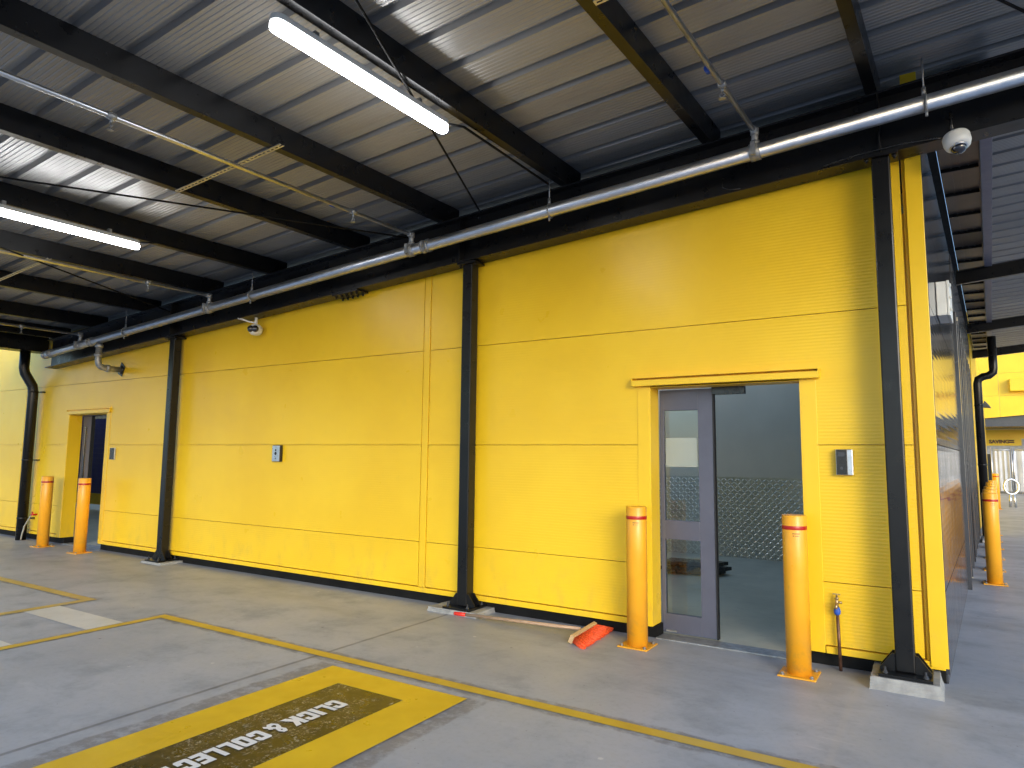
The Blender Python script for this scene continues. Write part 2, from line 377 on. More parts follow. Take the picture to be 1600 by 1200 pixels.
# ------------------------------------------------------------------ yellow building
bld = thing('yellow_building', 'yellow panel clad building with two sliding doorways and a charcoal side wall', 'building', (-6,.3,0))
seams = [.155, .605, 1.605, 2.605]
g_ = .0028
doors = [(-2.08, -.86, 2.10), (-12.15, -10.95, 2.10)]
pm = MB()
def panel(x0, x1, z0, z1, y0=0., y1=.05):
    pm.box(x0, x1, y0, y1, z0, z1)
bays = [(-26.0,-18.3),(-18.29,-13.75),(-13.74,-9.2),(-9.195,-4.603),(-4.505,-.135)]
for a, b in bays:
    for z0, z1 in zip(seams, seams[1:]+[3.15]):
        segs = [(a, b)]
        for dx0, dx1, dz in doors:
            out = []
            for p, q in segs:
                if q <= dx0 or p >= dx1 or z0 >= dz: out.append((p, q))
                else:
                    if p < dx0: out.append((p, dx0))
                    if q > dx1: out.append((dx1, q))
                    if z1 > dz: pm.box(max(p,dx0), min(q,dx1), 0, .05, max(z0+g_, dz), z1-g_)
            segs = out
        for p, q in segs: pm.box(p+(.002 if p == a else 0), q-(.002 if q == b else 0), 0, .05, z0+g_, (z1-g_ if z1 < 3.1 else 3.15))
    # top course up to the roof (above the last seam it is one tall panel)
    if a >= -13.8:
        za, zb = 4.25+SL*max(a,-13), 4.25+SL*b
        pm.hexa([(a+.002,0,3.15),(b-.002,0,3.15),(b-.002,.05,3.15),(a+.002,.05,3.15),(a+.002,0,za),(b-.002,0,zb),(b-.002,.05,zb),(a+.002,.05,za)])
    else: pm.box(a+.002, b-.002, 0, .05, 3.151, 4.6)
pm.build('wall_panel', M['panel'], bld)
m = MB()
for x0, x1 in ((-26,-12.15),(-10.95,-2.08),(-.86,-.001)):
    m.box(x0, x1, .052, .18, .10, 3.3)
for x0, x1 in ((-12.15,-10.95),(-2.08,-.86)): m.box(x0, x1, .052, .18, 2.12, 3.3)
m.build('wall_core', M['flash'], bld)
m = MB()
for x0, x1 in ((-26,-12.12),(-10.98,-2.05),(-.89,-.02)): m.box(x0, x1, .056, .2, 0, .098)
m.build('plinth', M['plinth'], bld)
m = MB()
for x0, x1 in ((-26,-12.25),(-10.9,-2.19),(-.75,-.02)): m.box(x0, x1, -.012, .05, .10, .148)
m.build('base_flashing', M['flash'], bld, .003)
m = MB(); m.box(-4.594,-4.514,-.004,.045,.15,3.9); m.build('joint_strip', M['flash'], bld, .002)
# corner: narrow return, groove and folded corner flashing
m = MB(); m.box(-.125,-.105,.012,.05,.13,4.27); m.box(-.104,.0,-.022,.06,.115,4.33); m.build('corner_flashing', M['flash'], bld, .003)
# right door surround
def surround(x0, x1, lo, z1, d, lip, dp=.07):
    m = MB()
    m.box(x0-.105, x0, -.006, .0505, .10, z1); m.box(x0-.0005, x0+.012, -.004, d, .10, z1)
    m.box(x1, x1+.105, -.006, .0505, .10, z1); m.box(x1-.012, x1+.0005, -.004, d, .10, z1)
    m.box(x0+.012, x1-.012, .0, d, z1-.004, z1+.012)
    o = m.build('door_surround', M['flash'], bld, .002)
    m = MB()
    # folded drip flashing over the opening with an open top channel
    a, b = x0-lip, x1+(lip if dp > .05 else .1)
    m.box(a, b, -dp, -.001, z1+.008, z1+.056)
    m.box(a, b, -dp-.004, -.001, z1+.074, z1+.080)
    m.box(a, b, -.004, -.0005, z1+.0805, z1+.115)
    m.box(a-.004, a-.0005, -dp, -.001, z1+.008, z1+.079); m.box(b+.0005, b+.004, -dp, -.001, z1+.008, z1+.079)
    m.build('drip_flashing', M['flash'], bld)
surround(-2.08, -.86, 0, 2.10, .2, .13)
surround(-12.15, -10.95, 0, 2.10, .2, .03, .03)

# sliding doors -----------------------------------------------------------
def sliding_door(x0, x1, y, z1, label):
    m = MB(); t0 = y; t1 = y+.05
    m.box(x0, x0+.035, t0, t1, .02, z1); m.box(x1-.125, x1, t0, t1, .02, z1)
    m.box(x0+.035, x1-.125, t0, t1, z1-.18, z1); m.box(x0+.035, x1-.125, t0, t1, .80, .96); m.box(x0+.035, x1-.125, t0, t1, .02, .175)
    d_ = m.build('sliding_door', M['alu'], bld, .002); d_['label'] = label
    m = MB(); m.box(x0+.037, x1-.127, y+.02, y+.027, .177, .798); m.box(x0+.037, x1-.127, y+.02, y+.027, .962, z1-.182); m.build('pane', M['glass'], d_)
    if x1 > -5: m = MB(); m.box(x0+.045, x1-.135, y+.0180, y+.0188, 1.42, 1.67); m.build('pale_rectangle', M['pale_sheet'], d_)  # pale translucent rectangle on the upper pane
    m = MB(); m.box(x1+.0005, x1+.012, y-.004, y+.054, .015, z1); m.build('edge_seal', M['alu_edge'], d_)
    m = MB(); m.box(x0+.04, x0+.13, y-.02, y-.001, .03, .045); m.build('floor_guide', M['galv_dull'], d_)
    return d_
sliding_door(-2.065, -1.60, .215, 2.09, 'grey framed glass sliding door leaf, half open')
sliding_door(-12.13, -11.86, .215, 2.09, 'dark framed sliding door leaf in the far left doorway')
m = MB(); m.box(-1.595, -1.33, .185, .26, 2.035, 2.098); m.box(-1.42,-1.36,.183,.185,2.06,2.064); m.build('door_sensor', M['black_plastic'], bld, .004)
m = MB(); m.box(-11.7, -11.3, .185, .25, 2.03, 2.097); m.build('door_sensor', M['black_plastic'], bld, .004)
m = MB(); m.box(-2.055, -.885, .02, .11, .0, .012); m.box(-2.055, -.885, .115, .21, .0, .009); m.build('threshold', M['galv_dull'], bld, .002)
m = MB(); m.box(-12.11,-10.99,.02,.21,0,.010); m.build('threshold', M['galv_dull'], bld, .002)
# rooms behind the doors
m = MB()
yb = 5.12
m.box(-6.0, side(yb), yb, yb+.1, 0, 3.4); m.box(-6.1, -6.0, .19, yb+.1, 0, 3.4)
m.box(-19.5,-9.0,6.2,6.3,0,3.4); m.box(-9.0,-8.9,.19,6.3,0,3.4); m.box(-20.8,-20.7,.19,6.3,0,3.4)
m.build('inner_wall', M['room_wall'], bld)
m = MB(); m.box(-5.99, side(yb)-.12, yb-.006, yb-.001, .0, 1.21); m.build('tread_plate_wainscot', M['tread'], bld)
m = MB()
for ix in range(68):
    for iz in range(22):
        cx_, cz_ = -4.4+ix*.052, .03+iz*.054; sg_ = 1 if (ix+iz) % 2 else -1
        a, b = Vector((.021,0,.021*sg_)), Vector((-.005*sg_,0,.005)); yq = yb-.0062; p0 = Vector((cx_,yq,cz_))
        if cx_ > side(yb)-.2: continue
        m.face([p0-a-b, p0-a+b, p0+Vector((0,-.007,0))]) ; m.face([p0-a+b, p0+b*1.2+Vector((0,-.0,0)), p0+Vector((0,-.007,0))]); m.face([p0+b*1.2, p0+a+b, p0+Vector((0,-.007,0))]); m.face([p0+a+b, p0+a-b, p0+Vector((0,-.007,0))]); m.face([p0+a-b, p0-a-b, p0+Vector((0,-.007,0))])
tb = m.build('tread_bars', M['tread_bar'], bld); tb.parent = bpy.data.objects['tread_plate_wainscot']
m = MB(); m.face([(-5.99,.2,.004),(-.1,.2,.004),(side(yb)-.11,yb-.002,.004),(-5.99,yb-.002,.004)]); m.face([(-20.7,.21,.004),(-9.0,.21,.004),(-9.0,6.19,.004),(-20.7,6.19,.004)]); m.build('room_floor', M['room_floor'], bld)
m = MB(); m.box(-6.1, -.1, .19, .9, 3.4, 3.5); m.box(-20.8,-8.9,.19,3.0,3.4,3.5); m.build('ceiling', M['room_wall'], bld)  # stops short on purpose, the open part lets sky light the rooms
# blue shutter with a yellow bottom rail, deep in the left room
m = MB()
for k in range(16): m.box(-20.5,-15.0,3.70+(.0 if k%2 else .002),3.74,.42+k*.13,.42+k*.13+.1285)
o = m.build('blue_shutter', M['blue_door'], bld)
m = MB(); m.box(-20.5,-15.0,3.685,3.74,.14,.418); m.build('bottom_rail', M['rail_yellow'], o)

# side wall (charcoal), skewed a little away from the camera --------------
def sq(m, y0, y1, z0, z1, d0, d1):      # box on the side wall, d measured outward
    m.hexa([(side(y0)+d0,y0,z0),(side(y0)+d1,y0,z0),(side(y1)+d1,y1,z0),(side(y1)+d0,y1,z0),(side(y0)+d0,y0,z1),(side(y0)+d1,y0,z1),(side(y1)+d1,y1,z1),(side(y1)+d0,y1,z1)])
m = MB()
for z0, z1 in ((.06,.605),(.613,1.605),(1.613,2.605),(2.613,3.30),(3.304,4.02)):
    sq(m, .062, 4.15, z0, z1, -.06, -.02)
m.build('side_panel', M['dark_panel'], bld)
m = MB()
sq(m, .062, 11.6, 0, .058, -.06, -.03)
sq(m, 4.154, 4.30, .0, 3.3, -.06, .01); sq(m, 4.154, 11.6, 3.304, 4.02, -.06, -.012)
for y0, y1 in ((4.302,5.2),(6.9,7.3),(8.9,11.6)): sq(m, y0, y1, .06, 3.3, -.06, -.02)
for y0, y1 in ((5.2,6.9),(7.3,8.9)): sq(m, y0, y1, .06, 1.7, -.06, -.02); sq(m, y0, y1, 2.9, 3.3, -.06, -.02)
for y in (4.8,5.6,6.3,6.9,7.3,8.1,8.9,9.6,10.4): sq(m, y, y+.05, .06, 3.3, -.019, .008)
m.build('side_trim', M['dark_flat'], bld, .002)
for y0, y1 in ((5.25,5.6),(5.65,6.3),(6.35,6.9),(7.35,8.1),(8.15,8.9)):
    m = MB(); sq(m, y0, y1, 1.72, 2.88, -.055, -.035); f = m.build('side_window', M['dark_glass'], bld)
    m = MB(); sq(m, y0+.0, y1, 2.28, 2.32, -.034, -.012); m.build('transom', M['dark_frame'], f)
# yellow continuation of the same side, farther on
m = MB()
for z0, z1 in ((.1,1.0),(1.006,2.0),(2.006,3.0),(3.006,4.6)): sq(m, 11.65, 37.5, z0, z1, -.1, .0)
m.build('far_side_panel', M['flash'], bld)
m = MB(); sq(m, 11.65, 37.5, 0, .098, -.1, -.03); m.build('far_plinth', M['plinth'], bld)

# ------------------------------------------------------------------ canopy: rafter, purlins, roof sheets, bracing
can = thing('canopy_roof', 'grey ribbed canopy roof on black steel purlins over the loading bay', 'canopy', (-5,-4,4))
def rafter(yc, x0=-12.66, x1=3.2, parent=can):
    m = MB()
    z = lambda x: 3.69+SL*x
    def bar(ya, yb, ka, kb):
        m.hexa([(x0,ya,z(x0)+ka),(x1,ya,z(x1)+ka),(x1,yb,z(x1)+ka),(x0,yb,z(x0)+ka),(x0,ya,z(x0)+kb),(x1,ya,z(x1)+kb),(x1,yb,z(x1)+kb),(x0,yb,z(x0)+kb)])
    bar(yc-.095, yc+.095, 0, .016); bar(yc-.095, yc+.095, .464, .48); bar(yc-.006, yc+.006, .0165, .4635)
    # web stiffeners above the columns
    for xs in (-9.05,-4.0,-.245):
        m.box(xs-.006, xs+.006, yc-.09, yc-.0065, z(xs)+.018, z(xs)+.462)
    return m.build('rafter', M['black_steel'], parent, .002)
rf = rafter(-.115)
rafter(-6.3)
m = MB()
zs = lambda x: 3.69+SL*x
for xs in (-5.78,-5.70,-5.62,-5.54,-5.46):
    for yy in (-.165,-.065): m.lathe((xs,yy,zs(xs)-.034),[(.0,-.016),(.012,-.016),(.012,0),(.017,0),(.017,.014)],6)
m.build('bolt', M['black_steel'], rf)
m = MB(); m.hexa([(-5.82,-.205,zs(-5.82)-.02),(-5.42,-.205,zs(-5.42)-.02),(-5.42,-.025,zs(-5.42)-.02),(-5.82,-.025,zs(-5.82)-.02),(-5.82,-.205,zs(-5.82)-.001),(-5.42,-.205,zs(-5.42)-.001),(-5.42,-.025,zs(-5.42)-.001),(-5.82,-.025,zs(-5.82)-.001)])
m.build('splice_plate', M['black_steel'], rf)
# purlins: lipped C sections sitting on the rafter
PX = [-.31,-1.51,-2.83,-4.27,-5.56,-7.0,-8.3,-9.8,-11.3,-12.5]
def purlin(x, y0=-6.5, y1=.04, w_=.076, name='purlin'):
    m = MB(); zb = 4.172+SL*x
    def bar(xa, xb, za, zc):
        m.hexa([(sx(xa,y0),y0,za),(sx(xb,y0),y0,za),(sx(xb,y1),y1,za),(sx(xa,y1),y1,za),(sx(xa,y0),y0,zc),(sx(xb,y0),y0,zc),(sx(xb,y1),y1,zc),(sx(xa,y1),y1,zc)])
    bar(x, x+w_, zb, zb+.004); bar(x, x+w_, zb+.192, zb+.196); bar(x+w_-.004, x+w_, zb+.0045, zb+.1915); bar(x, x+.004, zb+.0045, zb+.022)
    return m.build(name, M['black_steel'], can)
for x in PX: purlin(x)
purlin(1.15); purlin(2.5)
# low edge beam / box gutter on the left
m = MB(); m.hexa([(sx(-13.0,-6.5)-.3,-6.5,3.20),(sx(-13.0,-6.5),-6.5,3.20),(-13.0,-.03,3.20),(-13.3,-.03,3.20),(sx(-13.0,-6.5)-.3,-6.5,3.56),(sx(-13.0,-6.5),-6.5,3.56),(-13.0,-.03,3.56),(-13.3,-.03,3.56)])
m.build('box_gutter', M['black_steel'], can, .004)
# roof sheets: extruded rib profile
def profile(y0, y1, pitch=.34, ph=0.):
    pts = []; k = math.floor((y0-ph)/pitch)
    while True:
        b = ph+k*pitch
        seg = [(0,0),(.010,.046),(.066,.046),(.076,0)]
        for c in range(7): q = .104+c*.036; seg += [(q-.007,0),(q,.0045),(q+.007,0)]
        for u, h in seg:
            y = b+u
            if y > y1: return pts
            if y >= y0: pts.append((y, h))
        k += 1
def roof(name, y0, y1, xl, xr, zoff=4.372):
    m = MB(); P = profile(y0, y1)
    a = [m.bm.verts.new((xl(y), y, zoff+SL*xl(y)+h)) for y, h in P]; b = [m.bm.verts.new((xr(y), y, zoff+SL*xr(y)+h)) for y, h in P]
    for i in range(len(P)-1): m.bm.faces.new([a[i], b[i], b[i+1], a[i+1]])
    # top skin closing the sheet into a solid panel
    x0, x1 = xl(y0), xr(y0); x2, x3 = xl(y1), xr(y1)
    m.face([(x0,y0,zoff+SL*x0+.07),(x1,y0,zoff+SL*x1+.07),(x3,y1,zoff+SL*x3+.07),(x2,y1,zoff+SL*x2+.07)])
    return m.build(name, M['sheet'], can)
roof('roof_sheet', -6.6, .75, lambda y: -13.15, lambda y: 3.4)
roof('roof_sheet', .76, 17.0, lambda y: side(y)+.2, lambda y: 3.4+.058*y, 4.36)
# bracing rods
m = MB()
for a, b in (((-1.9,-4.7,3.99),(-3.85,.0,3.945)), ((-7.6,-5.3,3.70),(-4.6,-.24,3.78)), ((-6.9,-4.6,3.56),(-9.25,-.02,3.50)), ((-.1,-1.7,4.2),(1.1,.2,4.24))):
    m.tube([a, b], .009, 8)
m.build('brace_rod', M['plinth'], can)

# side canopy steel over the charcoal wall
def crossbeam(y, x0=None, x1=4.0):
    m = MB(); x0 = side(y)+.0; z0 = 3.9+.085*(x0-.29); z1 = 3.9+.085*(x1-.29)
    for ya, yb, ka, kb in ((y,y+.075,0,.006),(y,y+.075,.184,.19),(y+.033,y+.041,.0065,.1835)):
        m.hexa([(x0,ya,z0+ka),(x1,ya,z1+ka),(x1,yb,z1+ka),(x0,yb,z0+ka),(x0,ya,z0+kb),(x1,ya,z1+kb),(x1,yb,z1+kb),(x0,yb,z0+kb)])
    m.build('cross_beam', M['black_steel'], can, .002)
for y in (5.38,9.9,13.95): crossbeam(y)
def bx(y): return .375+.055*(y-.2)
m = MB()
for y0, y1 in ((.1,5.36),(5.46,9.88),(9.98,13.93)):
    m.hexa([(bx(y0),y0,4.10),(bx(y0)+.085,y0,4.10),(bx(y1)+.085,y1,4.10),(bx(y1),y1,4.10),(bx(y0),y0,4.30),(bx(y0)+.085,y0,4.31),(bx(y1)+.085,y1,4.31),(bx(y1),y1,4.30)])
m.build('eave_purlin', M['fascia'], can, .003)
m = MB()
for y0, y1 in ((.12,16.5),): m.hexa([(side(y0)+.02,y0,4.27),(bx(y0)-.01,y0,4.27),(bx(y1)-.01,y1,4.27),(side(y1)+.02,y1,4.27),(side(y0)+.02,y0,4.30),(bx(y0)-.01,y0,4.30),(bx(y1)-.01,y1,4.30),(side(y1)+.02,y1,4.30)])
so_ = m.build('gutter_soffit', M['soffit'], can)
m = MB(); sq(m, .3, 16.5, 4.275, 4.30, -.9, .015); m.box(-13.1, -.16, .17, .2, 3.2, 3.52); m.hexa([(-13.1,.17,3.521),(-.16,.17,3.521),(-.16,.2,3.521),(-13.1,.2,3.521),(-13.1,.17,3.525),(-.16,.17,4.34),(-.16,.2,4.34),(-13.1,.2,3.525)]); m.build('sky_block_panel', M['plinth'], bld)  # black panels added above the walls to block sky light through the roof gaps
m = MB()
for y0 in [.45+.727*k for k in range(22)]:
    m.hexa([(side(y0)+.025,y0,4.235),(bx(y0)-.012,y0,4.235),(bx(y0)-.012,y0+.014,4.235),(side(y0)+.025,y0+.014,4.235),(side(y0)+.025,y0,4.269),(bx(y0)-.012,y0,4.269),(bx(y0)-.012,y0+.014,4.269),(side(y0)+.025,y0+.014,4.269)])
m.build('gutter_strap', M['black_steel'], so_)
m = MB()
for q in (.25,.45,.66,.9):
    ya, yb = .12, 16.5; xa = side(ya)+.02+(bx(ya)-side(ya))*q; xb = side(yb)+.02+(bx(yb)-side(yb))*q
    m.hexa([(xa,ya,4.262),(xa+.012,ya,4.262),(xb+.012,yb,4.262),(xb,yb,4.262),(xa,ya,4.2695),(xa+.012,ya,4.2695),(xb+.012,yb,4.2695),(xb,yb,4.2695)])
m.build('gutter_rib', M['soffit'], so_)

# ------------------------------------------------------------------ steel columns on grout pads
def column(x, yc, hp, label):
    r_ = thing('steel_column', label, 'column', (x,yc,hp), 'black steel columns along the yellow wall')
    m = MB(); zt = 3.69+SL*x-.012; h = .058
    m.box(x-h, x+h, yc-h, yc+h, hp+.021, zt-.013); m.build('post', M['black_steel'], r_, .009)
    m = MB(); m.box(x-.155, x+.155, yc-.155, yc+.15, hp, hp+.02); b = m.build('base_plate', M['black_steel'], r_, .003)
    m = MB(); m.box(x-.11, x+.11, yc-.09, yc+.09, zt-.012, zt+.010-.0); m.build('cap_plate', M['black_steel'], r_, .002)
    for sg in (-1, 1):
        m = MB(); m.prism([(x+sg*.0585,yc-.05,hp+.021),(x+sg*.15,yc-.05,hp+.021),(x+sg*.15,yc-.05,hp+.036),(x+sg*.075,yc-.05,hp+.135),(x+sg*.0585,yc-.05,hp+.135)], (0,.01,0)); m.build('gusset', M['black_steel'], r_)
        m = MB(); m.prism([(x+sg*.0585,yc+.04,hp+.021),(x+sg*.15,yc+.04,hp+.021),(x+sg*.15,yc+.04,hp+.036),(x+sg*.075,yc+.04,hp+.135),(x+sg*.0585,yc+.04,hp+.135)], (0,.01,0)); m.build('gusset', M['black_steel'], r_)
    for dx in (-.115,.115):
        for dy in (-.12,.115):
            m = MB(); m.lathe((x+dx,yc+dy,hp+.0205),[(.018,0),(.018,.004),(.013,.0045),(.013,.016),(.007,.017),(.007,.04)],8); m.build('anchor_bolt', M['dark_frame'], r_)
    for dx in (-.088,.088):
        m = MB(); m.lathe((x+dx,yc-.05,zt-.0125),[(.016,0),(.016,-.014),(.008,-.015),(.008,-.03)],6); m.build('cap_bolt', M['black_steel'], r_)
    return r_
def pad(x0, x1, y0, y1, h, label):
    m = MB(); j_ = lambda: random.uniform(-.008,.008)
    m.hexa([(x0+j_(),y0+j_(),0),(x1+j_(),y0+j_(),0),(x1+j_(),y1,0),(x0+j_(),y1,0),(x0+.012+j_(),y0+.012+j_(),h),(x1-.012+j_(),y0+.012+j_(),h),(x1-.012+j_(),y1,h),(x0+.012+j_(),y1,h)])
    bmesh.ops.subdivide_edges(m.bm, edges=m.bm.edges, cuts=5, use_grid_fill=True)
    for v in m.bm.verts:
        if v.co.z < h-.002 or True: v.co.x += random.uniform(-.003,.003); v.co.y += random.uniform(-.003,.003)
    tag(m.build('grout_pad', M['pad'], None, 0, ((x0+x1)/2,(y0+y1)/2,0)), label, 'concrete pad', 'grout pads under the columns')
column(-.245, -.17, .082, 'black steel column at the right corner of the yellow wall')
column(-3.92, -.108, .045, 'black steel column between the intercom and the open sliding door')
column(-9.04, -.108, .03, 'black steel column nearest the far left doorway')
pad(-.45, -.035, -.345, .045, .08, 'thick concrete pad under the right corner column')
pad(-4.25, -3.68, -.275, .05, .043, 'concrete pad beside the red end of the broom handle')
pad(-9.28, -8.80, -.27, .05, .028, 'thin concrete pad under the column nearest the far left doorway')

# ------------------------------------------------------------------ sprinkler pipework
zp = lambda x: 3.905+.068*x
PY = -.36
pipe = thing('sprinkler_main', 'thick galvanised sprinkler main running along the black rafter', 'pipe', (-5,PY,3.5))
m = MB(); m.tube([(-12.3,PY,zp(-12.3)),(3.2,PY,zp(3.2))], .057, 28); m.build('main_pipe', M['galv'], pipe)
dirp = Vector((1,0,.068)).normalized()
def coupling(x, w_=.045, r=.068):
    c = Vector((x,PY,zp(x))); m = MB()
    m.lathe(c-dirp*w_, [(.058,0),(r,.004),(r,.02),(r-.004,.024),(r-.004,2*w_-.024),(r,2*w_-.02),(r,2*w_-.004),(.058,2*w_)], 24, dirp)
    for s in (-1, 1):
        q = c+Vector((0,s*.075,0)); m.box(q.x-.018,q.x+.018,q.y-.018,q.y+.018,q.z-.02,q.z+.02)
    m.tube([c+Vector((0,-.075,-.035)),c+Vector((0,-.075,.035))],.008,8)
    m.build('coupling', M['galv_dull'], pipe)
for x in (-12.1,-10.86,-4.30): coupling(x)
m = MB(); c = Vector((-12.3,PY,zp(-12.3))); m.lathe(c-dirp*.03,[(.02,-.012),(.055,-.01),(.066,0),(.066,.05),(.058,.055)],24,dirp); m.build('end_cap', M['galv_dull'], pipe)
for x, top in ((-7.05,1),(-2.86,1),(-9.9,1),(.05,1)):
    c = Vector((x,PY,zp(x))); m = MB()
    ring = [c+Vector((0,math.cos(a)*.063,math.sin(a)*.063)) for a in [2*math.pi*i/24 for i in range(25)]]
    m.tube(ring, .007, 8, False); m.tube([c+Vector((-.01,0,.06)),c+Vector((-.01,0,.115))],.014,8); m.tube([c+Vector((-.01,0,.1)),c+Vector((-.01,0,.33))],.006,8)
    m.tube([c+Vector((.0,-.02,-.06)),c+Vector((0,-.02,-.1))],.009,8)
    m.build('hanger', M['galv_dull'], pipe)
# outlet dropping to the wall
x0 = -10.62; z0 = zp(x0)
m = MB()
m.tube([(x0,PY,z0-.02),(x0,PY,2.86)]+[v for v in arc((x0,PY+.1,2.86),.1,math.pi,1.5*math.pi,(0,1,0),(0,0,1))][1:]+[(x0,-.02,2.76)], .043, 20)
m.build('outlet_pipe', M['galv_dull'], pipe)
for z in (3.06,2.92): m = MB(); m.lathe((x0,PY,z),[(.045,0),(.057,.004),(.057,.045),(.045,.05)],20); m.build('outlet_collar', M['galv_dull'], pipe)
m = MB(); m.lathe((x0,-.24,2.76),[(.045,0),(.055,.004),(.055,.05),(.045,.054)],20,(0,1,0)); m.build('outlet_collar', M['galv_dull'], pipe)
m = MB(); m.prism([(x0-.10,-.012,2.71),(x0+.02,-.012,2.655),(x0+.10,-.012,2.80),(x0-.01,-.012,2.88)], (0,.011,0)); m.lathe((x0,-.03,2.76),[(.05,0),(.075,.017)],16,(0,1,0)); m.build('pipe_flashing', M['black_plastic'], pipe)

def branch(x, y1, label, tee=True):
    z = zp(x)+.165; r_ = thing('branch_pipe', label, 'pipe', (x,PY,z), 'thin sprinkler branch pipes below the roof')
    m = MB(); m.tube([(sx(x,y1-PY),y1,z),(x,PY,z),], .0185, 14); m.build('pipe', M['galv'], r_)
    m = MB(); m.tube([(x,PY,zp(x)+.05),(x,PY,z+.02)], .026, 14); m.lathe((x,PY,zp(x)+.055),[(.03,0),(.036,.006),(.036,.03),(.028,.035)],16); m.lathe((x,PY,z-.028),[(.027,0),(.032,.004),(.032,.05),(.027,.054)],16)
    m.lathe((x,PY-.045,z),[(.02,0),(.028,.003),(.028,.03)],14,(0,1,0)); m.build('riser', M['galv_dull'], r_)
    m = MB(); c = Vector((x,PY,zp(x))); m.lathe(c-dirp*.04,[(.058,0),(.067,.004),(.067,.076),(.058,.08)],22,dirp); m.box(x-.016,x+.016,PY-.09,PY-.055,c.z-.05,c.z+.05); m.build('saddle_clamp', M['galv_dull'], r_)
    for yy in (-1.15, -3.3):
        xx = sx(x, yy-PY); m = MB(); m.lathe((xx,yy-.03,z),[(.02,0),(.027,.004),(.027,.056),(.02,.06)],14,(0,1,0))
        m.tube([(xx,yy,z-.02),(xx,yy,z-.05)],.011,10); m.tube([(xx,yy,z-.05),(xx-.018,yy,z-.075),(xx,yy,z-.095),(xx+.018,yy,z-.075),(xx,yy,z-.05)],.004,6); m.lathe((xx,yy,z-.1),[(.022,0),(.022,.003)],14)
        m.build('sprinkler_head', M['brass'] if False else M['galv_dull'], r_)
    for yy in (-1.9,): 
        m = MB(); m.lathe((sx(x,yy-PY),yy+.5,z),[(.0192,0),(.0192,.05)],14,(0,1,0)); m.build('pipe_band', M['blue'], r_)
branch(-1.07, -6.2, 'thin sprinkler branch pipe nearest the right column')
branch(-4.50, -6.2, 'thin sprinkler branch pipe passing over the slotted strut, left of the nearer lamp')
branch(-7.92, -6.2, 'thin sprinkler branch pipe below the far lamp')
branch(-11.2, -6.2, 'thin sprinkler branch pipe nearest the low gutter end')

def strut(xa, xb, y, label):
    za, zb = 4.165+SL*xa, 4.165+SL*xb; n = int((xb-xa)/.05); ya = y
    m = MB(); dx = (xb-xa)/n
    for k in range(n):
        x0, x1 = xa+k*dx, xa+(k+1)*dx; z0 = za+(zb-za)*k/n; z1 = za+(zb-za)*(k+1)/n; q = dx*.28; zq = (z1-z0)*.28
        def pl(x0, x1, z0, z1, ya, yb): m.hexa([(x0,ya,z0-.003),(x1,ya,z1-.003),(x1,yb,z1-.003),(x0,yb,z0-.003),(x0,ya,z0),(x1,ya,z1),(x1,yb,z1),(x0,yb,z0)])
        pl(x0, x1, z0, z1, ya, ya+.013); pl(x0, x1, z0, z1, ya+.028, ya+.041); pl(x0, x0+q, z0, z0+zq, ya+.0132, ya+.0278)
    for yy in (ya, ya+.038): m.hexa([(xa,yy,za),(xb,yy,zb),(xb,yy+.003,zb),(xa,yy+.003,za),(xa,yy,za+.006),(xb,yy,zb+.006),(xb,yy+.003,zb+.006),(xa,yy+.003,za+.006)])
    tag(m.build('slotted_strut', M['strap'], None, 0, (xa,y,za)), label, 'strut', 'slotted struts carrying the branch pipes')
strut(-5.62, -4.22, -2.25, 'slotted metal strut spanning two purlins left of the nearer lamp')
strut(-9.85, -8.3, -2.1, 'slotted metal strut under the far purlins at the left edge of the photo')
strut(-1.53, -.35, -2.27, 'slotted metal strut cut off by the top edge of the photo')

# ------------------------------------------------------------------ lamps
def lamp(x, ya, yb, z, label):
    r_ = thing('batten_lamp', label, 'lamp', (x,(ya+yb)/2,z), 'lit tube lamps under the canopy')
    def rr(w_, z0, z1, e, n=6):          # capsule shaped slab
        pts = []
        for (yc, a0) in ((yb-e, 0), (ya+e, math.pi)):
            for i in range(n+1): a = a0+math.pi*i/n; pts.append((yc, a))
        return [(sx(x+math.cos(a)*w_, yc-ya)+0, yc+math.sin(a)*e, z0) for yc, a in pts]
    m = MB(); m.prism(rr(.042, z, z, .04), (0,0,.05)); m.build('diffuser', M['led'], r_, .014)
    m = MB(); m.prism(rr(.05, z+.051, z, .048), (0,0,.04)); m.build('housing', M['white'], r_, .006)
    for f in (.2, .8):
        m = MB(); yy = ya+(yb-ya)*f; m.box(sx(x,yy-ya)-.02, sx(x,yy-ya)+.02, yy-.015, yy+.015, z+.092, z+.135); m.build('bracket', M['galv_dull'], r_)
    m = MB(); m.tube([(sx(x+.03,yb-ya),yb-.03,z+.06),(sx(x+.05,yb-ya),yb+.15,z+.11),(sx(x+.06,yb-ya),-.3,z+.125)],.010,8); m.build('cable', M['plinth'], r_)
lamp(-3.03, -3.27, -1.77, 3.86, 'nearer lit tube lamp, seen whole at the top of the photo')
lamp(-7.02, -3.32, -1.82, 3.60, 'farther lit tube lamp, cut off by the left edge of the photo')

